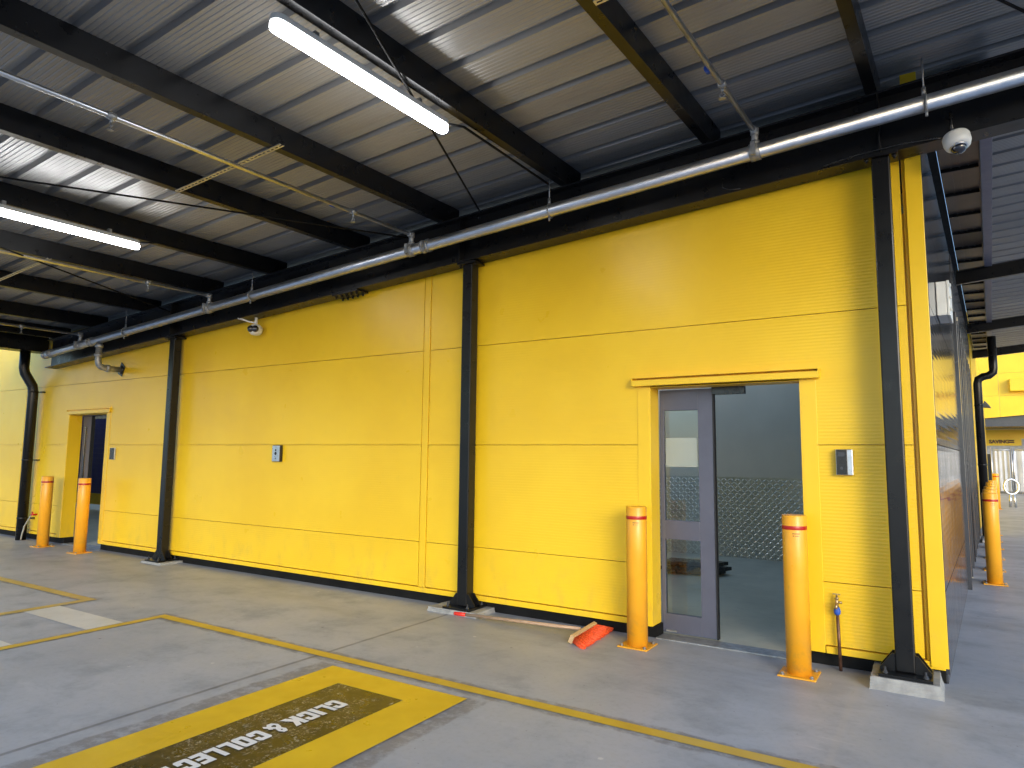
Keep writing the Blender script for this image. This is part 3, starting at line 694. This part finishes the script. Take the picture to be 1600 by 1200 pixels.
# ------------------------------------------------------------------ bollards
def make_bollard(loc, label, group):
    x, y, _ = loc; r_ = thing('bollard', label, 'bollard', loc, group); rr = .0825
    m = MB(); m.lathe((x,y,.0125),[(rr,0),(rr,1.082),(rr-.003,1.087),(rr-.008,1.0885)],40); m.build('post', M['bollard'], r_)
    m = MB(); m.box(x-.125,x+.125,y-.125,y+.125,0,.012); m.build('base_plate', M['bollard'], r_, .006)
    m = MB(); n = 28
    m.lathe((x,y,1.0),[(rr+.0008,0),(rr+.0012,.001),(rr+.0012,.026),(rr+.0008,.027)],40); m.build('red_band', M['red'], r_)
    m = MB()
    for a, b, z0, z1 in ((-62,-28,.972,.977),(-60,-55,.955,.962),(-52,-32,.957,.960)):
        nn = 6
        for i in range(nn):
            q0, q1 = R(-70+a+62-20+(b-a)*i/nn), R(-70+a+62-20+(b-a)*(i+1)/nn); rad = rr+.0012
            m.face([(x+math.cos(q0)*rad,y+math.sin(q0)*rad,z0),(x+math.cos(q1)*rad,y+math.sin(q1)*rad,z0),(x+math.cos(q1)*rad,y+math.sin(q1)*rad,z1),(x+math.cos(q0)*rad,y+math.sin(q0)*rad,z1)])
    m.build('small_print', M['print'], r_)
    for dx in (-.095,.095):
        for dy in (-.095,.095):
            m = MB(); m.lathe((x+dx,y+dy,.0125),[(.016,0),(.016,.003),(.011,.0035),(.011,.014),(.006,.016)],8); m.build('bolt', M['bolt'], r_)
    return r_
gf, gs = 'orange bollards guarding the doorways', 'orange bollards lined up along the charcoal side wall'
proto = make_bollard((-2.10,-.265,0), 'orange bollard beside the broom head', gf)
def put_boll(loc, label, group):
    o = copy_tree(proto); o.location = loc; o['label'] = label; o['group'] = group
put_boll((-.89,-.30,0), 'orange bollard between the open doorway and the standpipe tap', gf)
put_boll((-10.86,-.30,0), 'orange bollard standing in front of the far left doorway opening', gf)
put_boll((-12.02,-.30,0), 'orange bollard next to the black downpipe', gf)
ords = ['nearest of the orange bollards along the charcoal side wall', 'second orange bollard of the row along the side wall', 'third orange bollard of the row along the side wall',
        'fourth orange bollard of the row along the side wall', 'fifth orange bollard of the row along the side wall', 'sixth orange bollard of the row along the side wall', 'farthest orange bollard, well beyond the row and near the cycle hoop']
for (x, y), lb in zip([(.525,4.78),(.59,6.03),(.67,7.4),(.76,8.85),(.83,10.15),(.91,11.5),(1.52,20.6)], ords): put_boll((x,y,0), lb, gs)

# ------------------------------------------------------------------ broom
br_ = thing('broom', 'push broom with orange bristles and a wooden handle lying by the wall', 'broom', (-3.2,-.3,0))
hA, hB = Vector((-3.93,-.262,.016)), Vector((-2.585,-.315,.075))
m = MB(); m.tube([hA+(hB-hA)*.09, hB], .0135, 14); m.build('handle', M['wood'], br_)
m = MB(); m.tube([hA, hA+(hB-hA)*.004, hA+(hB-hA)*.1], [.012,.018,.0175], 14); m.build('grip', M['grip'], br_)
bn, bf = Vector((-2.57,-.545,.05)), Vector((-2.60,-.04,.055))      # long axis of the block
ax = (bf-bn).normalized(); out = Vector((.80,0,-.36)); out = (out-ax*out.dot(ax)).normalized(); up = out.cross(ax).normalized()
if up.z < 0: up = -up
m = MB(); q = []
for dd in (0, .035):
    for p in (bn, bf):
        for sgn in (-1, 1): q.append(p+out*dd+up*.032*sgn)
m.hexa([q[0],q[1],q[3],q[2],q[4],q[5],q[7],q[6]]); m.build('block', M['block'], br_, .005)
m = MB()
L_ = (bf-bn).length
for i in range(15):
    for j_ in range(4):
        u = (i+.5)/15; v = (j_+.5)/4-.5
        a = bn+ax*L_*(.02+.96*u)+up*v*.052+out*.0355
        tip = a+out*(.125+random.uniform(-.008,.008))+ax*((u-.5)*.17+random.uniform(-.004,.004))+up*(v*.05+random.uniform(-.003,.003))
        tip.z = max(tip.z, .004)
        m.tube([a, a+(tip-a)*.5, tip], [.0075,.0105,.0115], 6)
        for k in range(4):
            o_ = Vector((random.uniform(-1,1),random.uniform(-1,1),random.uniform(-1,1)))*.007
            t_p = tip+o_+(tip-a)*random.uniform(.0,.08); t_p.z = max(t_p.z, .003)
            m.tube([a+(tip-a)*.5+o_*.6, t_p], [.002,.0016], 4)
m.build('bristles', M['bristle'], br_)

# ------------------------------------------------------------------ wall fittings
def wallbox(name, label, cat, x0, x1, z0, z1, d, face, sidemat, group=None, extra=None):
    r_ = thing(name, label, cat, ((x0+x1)/2,0,(z0+z1)/2), group)
    m = MB(); m.box(x0, x1, -d, -.001, z0, z1); m.build('housing', sidemat, r_, .004)
    m = MB(); m.box(x0+.004, x1-.004 if not extra else extra, -d-.006, -d-.0003, z0+.004, z1-.004); f = m.build('faceplate', face, r_, .002)
    return r_, f
r_, f = wallbox('intercom', 'silver intercom panel on the yellow wall between the two left columns', 'intercom', -6.93, -6.79, 1.40, 1.60, .045, M['silver'], M['black_plastic'])
m = MB(); m.lathe((-6.86,-.052,1.54),[(.012,0),(.012,-.003)],14,(0,1,0)); m.lathe((-6.86,-.052,1.50),[(.02,0),(.02,-.002)],16,(0,1,0)); m.lathe((-6.86,-.052,1.44),[(.008,0),(.008,-.003)],12,(0,1,0)); m.build('button', M['black_plastic'], r_)
r_, f = wallbox('card_reader', 'black and silver card reader right of the open doorway', 'card reader', -.632, -.52, 1.385, 1.572, .05, M['black_plastic'], M['silver'], extra=-.556)
m = MB(); m.box(-.617,-.572,-.0575,-.0565,1.52,1.55); m.build('screen', M['dark_frame'], r_)
m = MB(); m.lathe((-.594,-.057,1.435),[(.010,0),(.010,-.001)],14,(0,1,0)); m.build('button', M['dark_frame'], r_)
r_, f = wallbox('card_reader', 'small black card reader right of the far left doorway', 'card reader', -10.75, -10.62, 1.38, 1.56, .026, M['black_plastic'], M['silver'])

# twin lens camera hung from the rafter
r_ = thing('twin_lens_camera', 'white twin lens security camera hung under the rafter, left half of the wall', 'camera', (-7.27,-.12,3.06))
m = MB(); m.lathe((-7.27,-.12,3.065),[(.02,-.075),(.055,-.066),(.078,-.04),(.085,0),(.078,.035),(.05,.06),(.03,.066)],28); m.build('body', M['white'], r_)
for ux, uy in ((.02,-1), (.74,-.67)):
    ud = Vector((ux,uy,-.10)).normalized(); c = Vector((-7.27,-.12,3.07))+ud*.066; m = MB(); m.lathe(c,[(.044,0),(.044,.012),(.040,.028),(.030,.039),(.015,.045),(.004,.047)],20,ud); m.build('lens', M['dome_glass'], r_)
m = MB(); m.tube([(-7.27,-.12,3.13),(-7.27,-.12,3.222)],.02,12); m.tube([(-7.27,-.12,3.15),(-7.36,-.15,3.17),(-7.46,-.19,3.205),(-7.52,-.205,3.22)],.011,8); m.build('conduit', M['white'], r_)
# dome camera at the corner
r_ = thing('dome_camera', 'white dome security camera under the rafter above the right corner', 'camera', (.215,-.2,3.66))
c = Vector((.215,-.2,3.672)); axd = Vector((.12,-.28,-.95)).normalized()
m = MB(); m.lathe(c-axd*.035,[(.045,-.004),(.078,.0),(.083,.012),(.083,.055),(.075,.082),(.058,.096),(.045,.098)],32,axd); m.build('body', M['white'], r_)
m = MB(); m.lathe(c+axd*.0625,[(.046,0),(.047,.006),(.043,.022),(.032,.036),(.015,.044),(.003,.046)],24,axd); m.build('dome', M['dome_glass'], r_)
m = MB(); m.lathe(c+axd*.0615,[(.054,0),(.054,.005),(.047,.008)],28,axd); m.build('dome_ring', M['silver'], r_)
m = MB(); m.tube([(.2,-.19,3.70),(.19,-.222,3.76),(.19,-.222,3.86)],.011,8); m.build('conduit', M['black_plastic'], r_)
m = MB(); m.tube([(-.62,-.222,3.665),(-.4,-.225,3.70),(-.1,-.225,3.715),(.1,-.222,3.705),(.16,-.21,3.70)],.006,6); tag(m.build('loose_cable', M['black_plastic'], None, 0, (0,-.2,3.7)), 'thin black cable running along the rafter edge to the dome camera', 'cable')
m = MB(); m.tube([(-1.35,-.215,3.75),(-1.36,-.22,3.66),(-1.30,-.22,3.63),(-1.22,-.215,3.625)],.005,6)
tag(m.build('loose_cable', M['black_plastic'], None, 0, (-1.3,-.2,3.7)), 'short black cable end looping down the rafter face left of the corner column', 'cable')

# standpipe tap
r_ = thing('standpipe_tap', 'thin copper standpipe with a blue taped tap right of the doorway', 'tap', (-.662,-.04,0))
m = MB(); m.tube([(-.655,-.045,0),(-.664,-.04,.42)], .0115, 12); m.build('pipe', M['copper'], r_)
m = MB(); m.lathe((-.664,-.04,.385),[(.014,0),(.022,.01),(.024,.03),(.018,.05),(.013,.056)],14); m.build('blue_tape', M['blue'], r_)
m = MB(); m.tube([(-.664,-.04,.43),(-.664,-.04,.505)],[.012,.010],10); m.tube([(-.664,-.04,.465),(-.664,-.085,.465),(-.664,-.1,.44)],.010,10); m.tube([(-.664,-.04,.475),(-.63,-.04,.475)],.008,8); m.lathe((-.664,-.04,.5),[(.016,0),(.018,.004),(.007,.01),(.006,.028)],10); m.box(-.69,-.64,-.044,-.036,.528,.534); m.build('valve', M['brass'], r_)

# left downpipe with offset and hose cock
r_ = thing('downpipe', 'black downpipe with an offset at the left end of the yellow wall', 'downpipe', (-13.22,-.12,0))
m = MB()
m.tube([(-13.22,-.12,.0),(-13.22,-.12,2.52),(-13.22,-.14,2.62),(-13.22,-.27,2.83),(-13.22,-.29,2.92),(-13.22,-.29,3.21)],.078,20); m.build('pipe', M['black_steel'], r_)
for z in (.35,1.33,2.5): m = MB(); m.lathe((-13.22,-.12,z),[(.079,0),(.083,.002),(.083,.028),(.079,.03)],20); m.box(-13.14,-13.05,-.06,-.0,z+.005,z+.025); m.build('pipe_clip', M['black_steel'], r_)
r_ = thing('hose_tap', 'small hose tap with a clear drain hose beside the left downpipe', 'tap', (-12.98,-.06,.4))
m = MB(); m.tube([(-12.99,-.0,.43),(-12.99,-.09,.43)],.016,10); m.tube([(-12.99,-.07,.43),(-12.99,-.07,.47)],.012,8); m.box(-13.02,-12.96,-.076,-.064,.468,.478); m.build('valve', M['red'], r_)
m = MB(); m.tube([(-12.99,-.09,.42),(-13.03,-.11,.34),(-13.07,-.14,.24),(-13.09,-.16,.10),(-13.09,-.17,.01)],.012,10); m.build('hose', M['hose'], r_)

# things on the side wall
r_ = thing('junction_box', 'white lidded electrical box high on the charcoal side wall', 'electrical box', (side(.95),.95,2.8))
m = MB(); sq(m, .88, 1.28, 2.67, 2.95, -.018, .055); m.build('box', M['white'], r_, .006)
m = MB(); sq(m, .875, 1.285, 2.665, 2.955, .0555, .075)
for z in (2.70,2.80,2.90): sq(m, .87, .90, z, z+.025, .0755, .088)
m.build('lid', M['white'], r_, .004)
r_ = thing('side_downpipe', 'black downpipe with a swan neck at the far end of the charcoal wall', 'downpipe', (side(11.0)+.1,11.0,0))
xx = side(11.0)+.1
m = MB(); m.tube([(xx,11.0,0),(xx,11.0,3.05),(xx+.02,11.0,3.14),(xx+.10,11.0,3.19),(xx+.2,11.0,3.21),(xx+.27,11.0,3.27),(xx+.28,11.0,3.36),(xx+.28,11.0,4.0)],.075,18); m.build('pipe', M['black_steel'], r_)
for z in (1.4,2.6): m = MB(); m.lathe((xx,11.0,z),[(.076,0),(.081,.003),(.081,.03),(.076,.033)],18); m.build('pipe_clip', M['black_steel'], r_)
m = MB(); m.hexa([(.62,9.7,0),(.86,9.7,0),(.90,10.5,0),(.64,10.5,0),(.62,9.7,.05),(.86,9.7,.05),(.90,10.5,.05),(.64,10.5,.05)]); tag(m.build('door_step', M['pad'], None, .01), 'low pale doorstep at the foot of the charcoal side wall', 'step')
r_ = thing('flood_lamp', 'small dark flood lamp bracketed to the far yellow side wall', 'flood lamp', (1.2,20,3.2))
m = MB(); m.tube([(side(20),20,3.25),(side(20)+.10,20,3.25)],.02,8); m.build('bracket', M['dark_frame'], r_)
m = MB(); m.prism([(side(20)+.06,19.9,3.15),(side(20)+.30,19.9,3.12),(side(20)+.26,19.9,3.2),(side(20)+.14,19.9,3.36)],(0,.2,0)); m.build('head', M['dark_frame'], r_, .01)

# stack of black edge protectors lying inside the room
m = MB()
for k, (x1, sh) in enumerate(((-2.40,0),(-2.31,.05),(-2.36,.02))):
    m.prism([(-3.1,3.5-sh*2,.008+.055*k),(x1,3.55-sh,.008+.055*k),(x1-.09,3.3-sh,.008+.055*k),(-3.1,3.1-sh,.008+.055*k)],(0,0,.045))
tag(m.build('black_packing', M['black_plastic'], None, .004, (-2.6,3.3,0)), 'flat black packing pieces stacked on the room floor behind the door', 'packing')

# ------------------------------------------------------------------ far end of the yard
hp = thing('cycle_hoop', 'silver round cycle parking hoop beyond the side bollards', 'cycle stand', (2.0,22,0))
m = MB(); m.tube([(2.0+.2*math.sin(a), 22+.08*math.sin(a), .66+.24*math.cos(a)) for a in [2*math.pi*i/28 for i in range(29)]], .035, 12, False); m.build('ring', M['hoop'], hp)
m = MB(); m.tube([(1.96,22,.42),(1.94,22,.0)],.035,12); m.tube([(2.05,22,.43),(2.09,22,.0)],.035,12); m.build('leg', M['hoop'], hp)

t = NT('shade_cloth'); x = t.xyz()
c = t.mix(t.ramp(t.noise(1.3, 5, .6, (1, 1, .5)), .3, .7), (.42, .44, .47), (.60, .62, .65)); M['cloth'] = t.done(c, .5, 0, t.bump(t.noise(2.5, 3, .5, (2, 1, .6)), .25, .05))
def fence(xa, xb, label):
    y = 33.0; r_ = thing('mesh_fence', label, 'fence', ((xa+xb)/2,y,0), 'cloth covered fences at the end of the yard')
    m = MB(); n = 16
    top = [(xa+(xb-xa)*i/n, y+.04*math.sin(i*1.7), 1.95+.02*math.sin(i*2.1)) for i in range(n+1)]
    for i in range(n):
        a, b = top[i], top[i+1]; m.hexa([(a[0],a[1]-.01,.12),(b[0],b[1]-.01,.12),(b[0],b[1],.12),(a[0],a[1],.12),(a[0],a[1]-.01,a[2]),(b[0],b[1]-.01,b[2]),(b[0],b[1],b[2]),(a[0],a[1],a[2])])
    m.build('shade_cloth', M['cloth'], r_)
    for xx in (xa, xb):
        m = MB(); m.tube([(xx,y-.05,0),(xx,y-.05,2.12)],.025,8); m.build('post', M['galv'], r_)
    m = MB(); m.tube([(xa,y-.04,2.0),(xb,y-.04,2.0)],.02,8); m.build('rail', M['galv'], r_)
fence(2.12, 2.88, 'cloth covered fence panel behind the farthest bollard')
fence(2.95, 4.6, 'cloth covered fence panel behind the cycle hoop')

fb = thing('far_building', 'yellow shop building with a SAVING sign across the end of the yard', 'building', (6,38,0))
m = MB()
for z0, z1 in ((3.75,4.9),(4.908,6.1),(6.108,7.3),(7.308,9.5)):
    for x0, x1 in ((-6,.0),(.01,2.9),(2.91,6.2),(6.21,14)): m.hexa([(x0,38,z0+ (.085*(x0-2.4) if z0 == 3.75 else 0)),(x1,38,z0+(.085*(x1-2.4) if z0 == 3.75 else 0)),(x1,38.2,z0+(.085*(x1-2.4) if z0 == 3.75 else 0)),(x0,38.2,z0+(.085*(x0-2.4) if z0 == 3.75 else 0)),(x0,38,z1),(x1,38,z1),(x1,38.2,z1),(x0,38.2,z1)])
m.build('fascia_wall', M['flash'], fb)
m = MB(); m.box(3.35,6.6,37.5,37.99,5.1,5.75); m.build('wall_box', M['flash'], fb, .02)
m = MB(); m.box(-6,14,38.21,43,3.3,3.95); m.build('under_canopy', M['dark_flat'], fb)
m = MB(); m.box(-6,14,42.0,42.2,2.75,3.29); m.build('upper_strip', M['flash'], fb)
m = MB(); m.box(-6,14,42.0,42.2,1.9,2.74); m.build('shop_front', M['shopgrey'], fb)
m = MB(); m.box(-6,14,42.02,42.2,0,1.89); m.build('shop_window', M['dark_glass'], fb)
sg = MB(); sg.box(2.2,4.05,41.9,41.99,2.36,2.84); sgn = sg.build('shop_sign', M['flash'], fb)
tc = bpy.data.curves.new('saving', 'FONT'); tc.body = 'SAVING'; tc.size = .27; tc.offset = .014
to = bpy.data.objects.new('saving', tc); C.objects.link(to)
dg = bpy.context.evaluated_depsgraph_get(); me = bpy.data.meshes.new_from_object(to.evaluated_get(dg)); bpy.data.objects.remove(to)
me.materials.append(M['print']); lo = bpy.data.objects.new('sign_lettering', me); C.objects.link(lo); lo.parent = sgn
lo.location = Vector((2.55,41.885,2.50))-fb.location; lo.rotation_euler = (R(90),0,0)
m = MB(); m.box(3.46,3.72,41.88,41.889,2.61,2.68); m.box(3.46,3.72,41.88,41.889,2.51,2.58); m.build('small_lettering', M['print'], sgn)
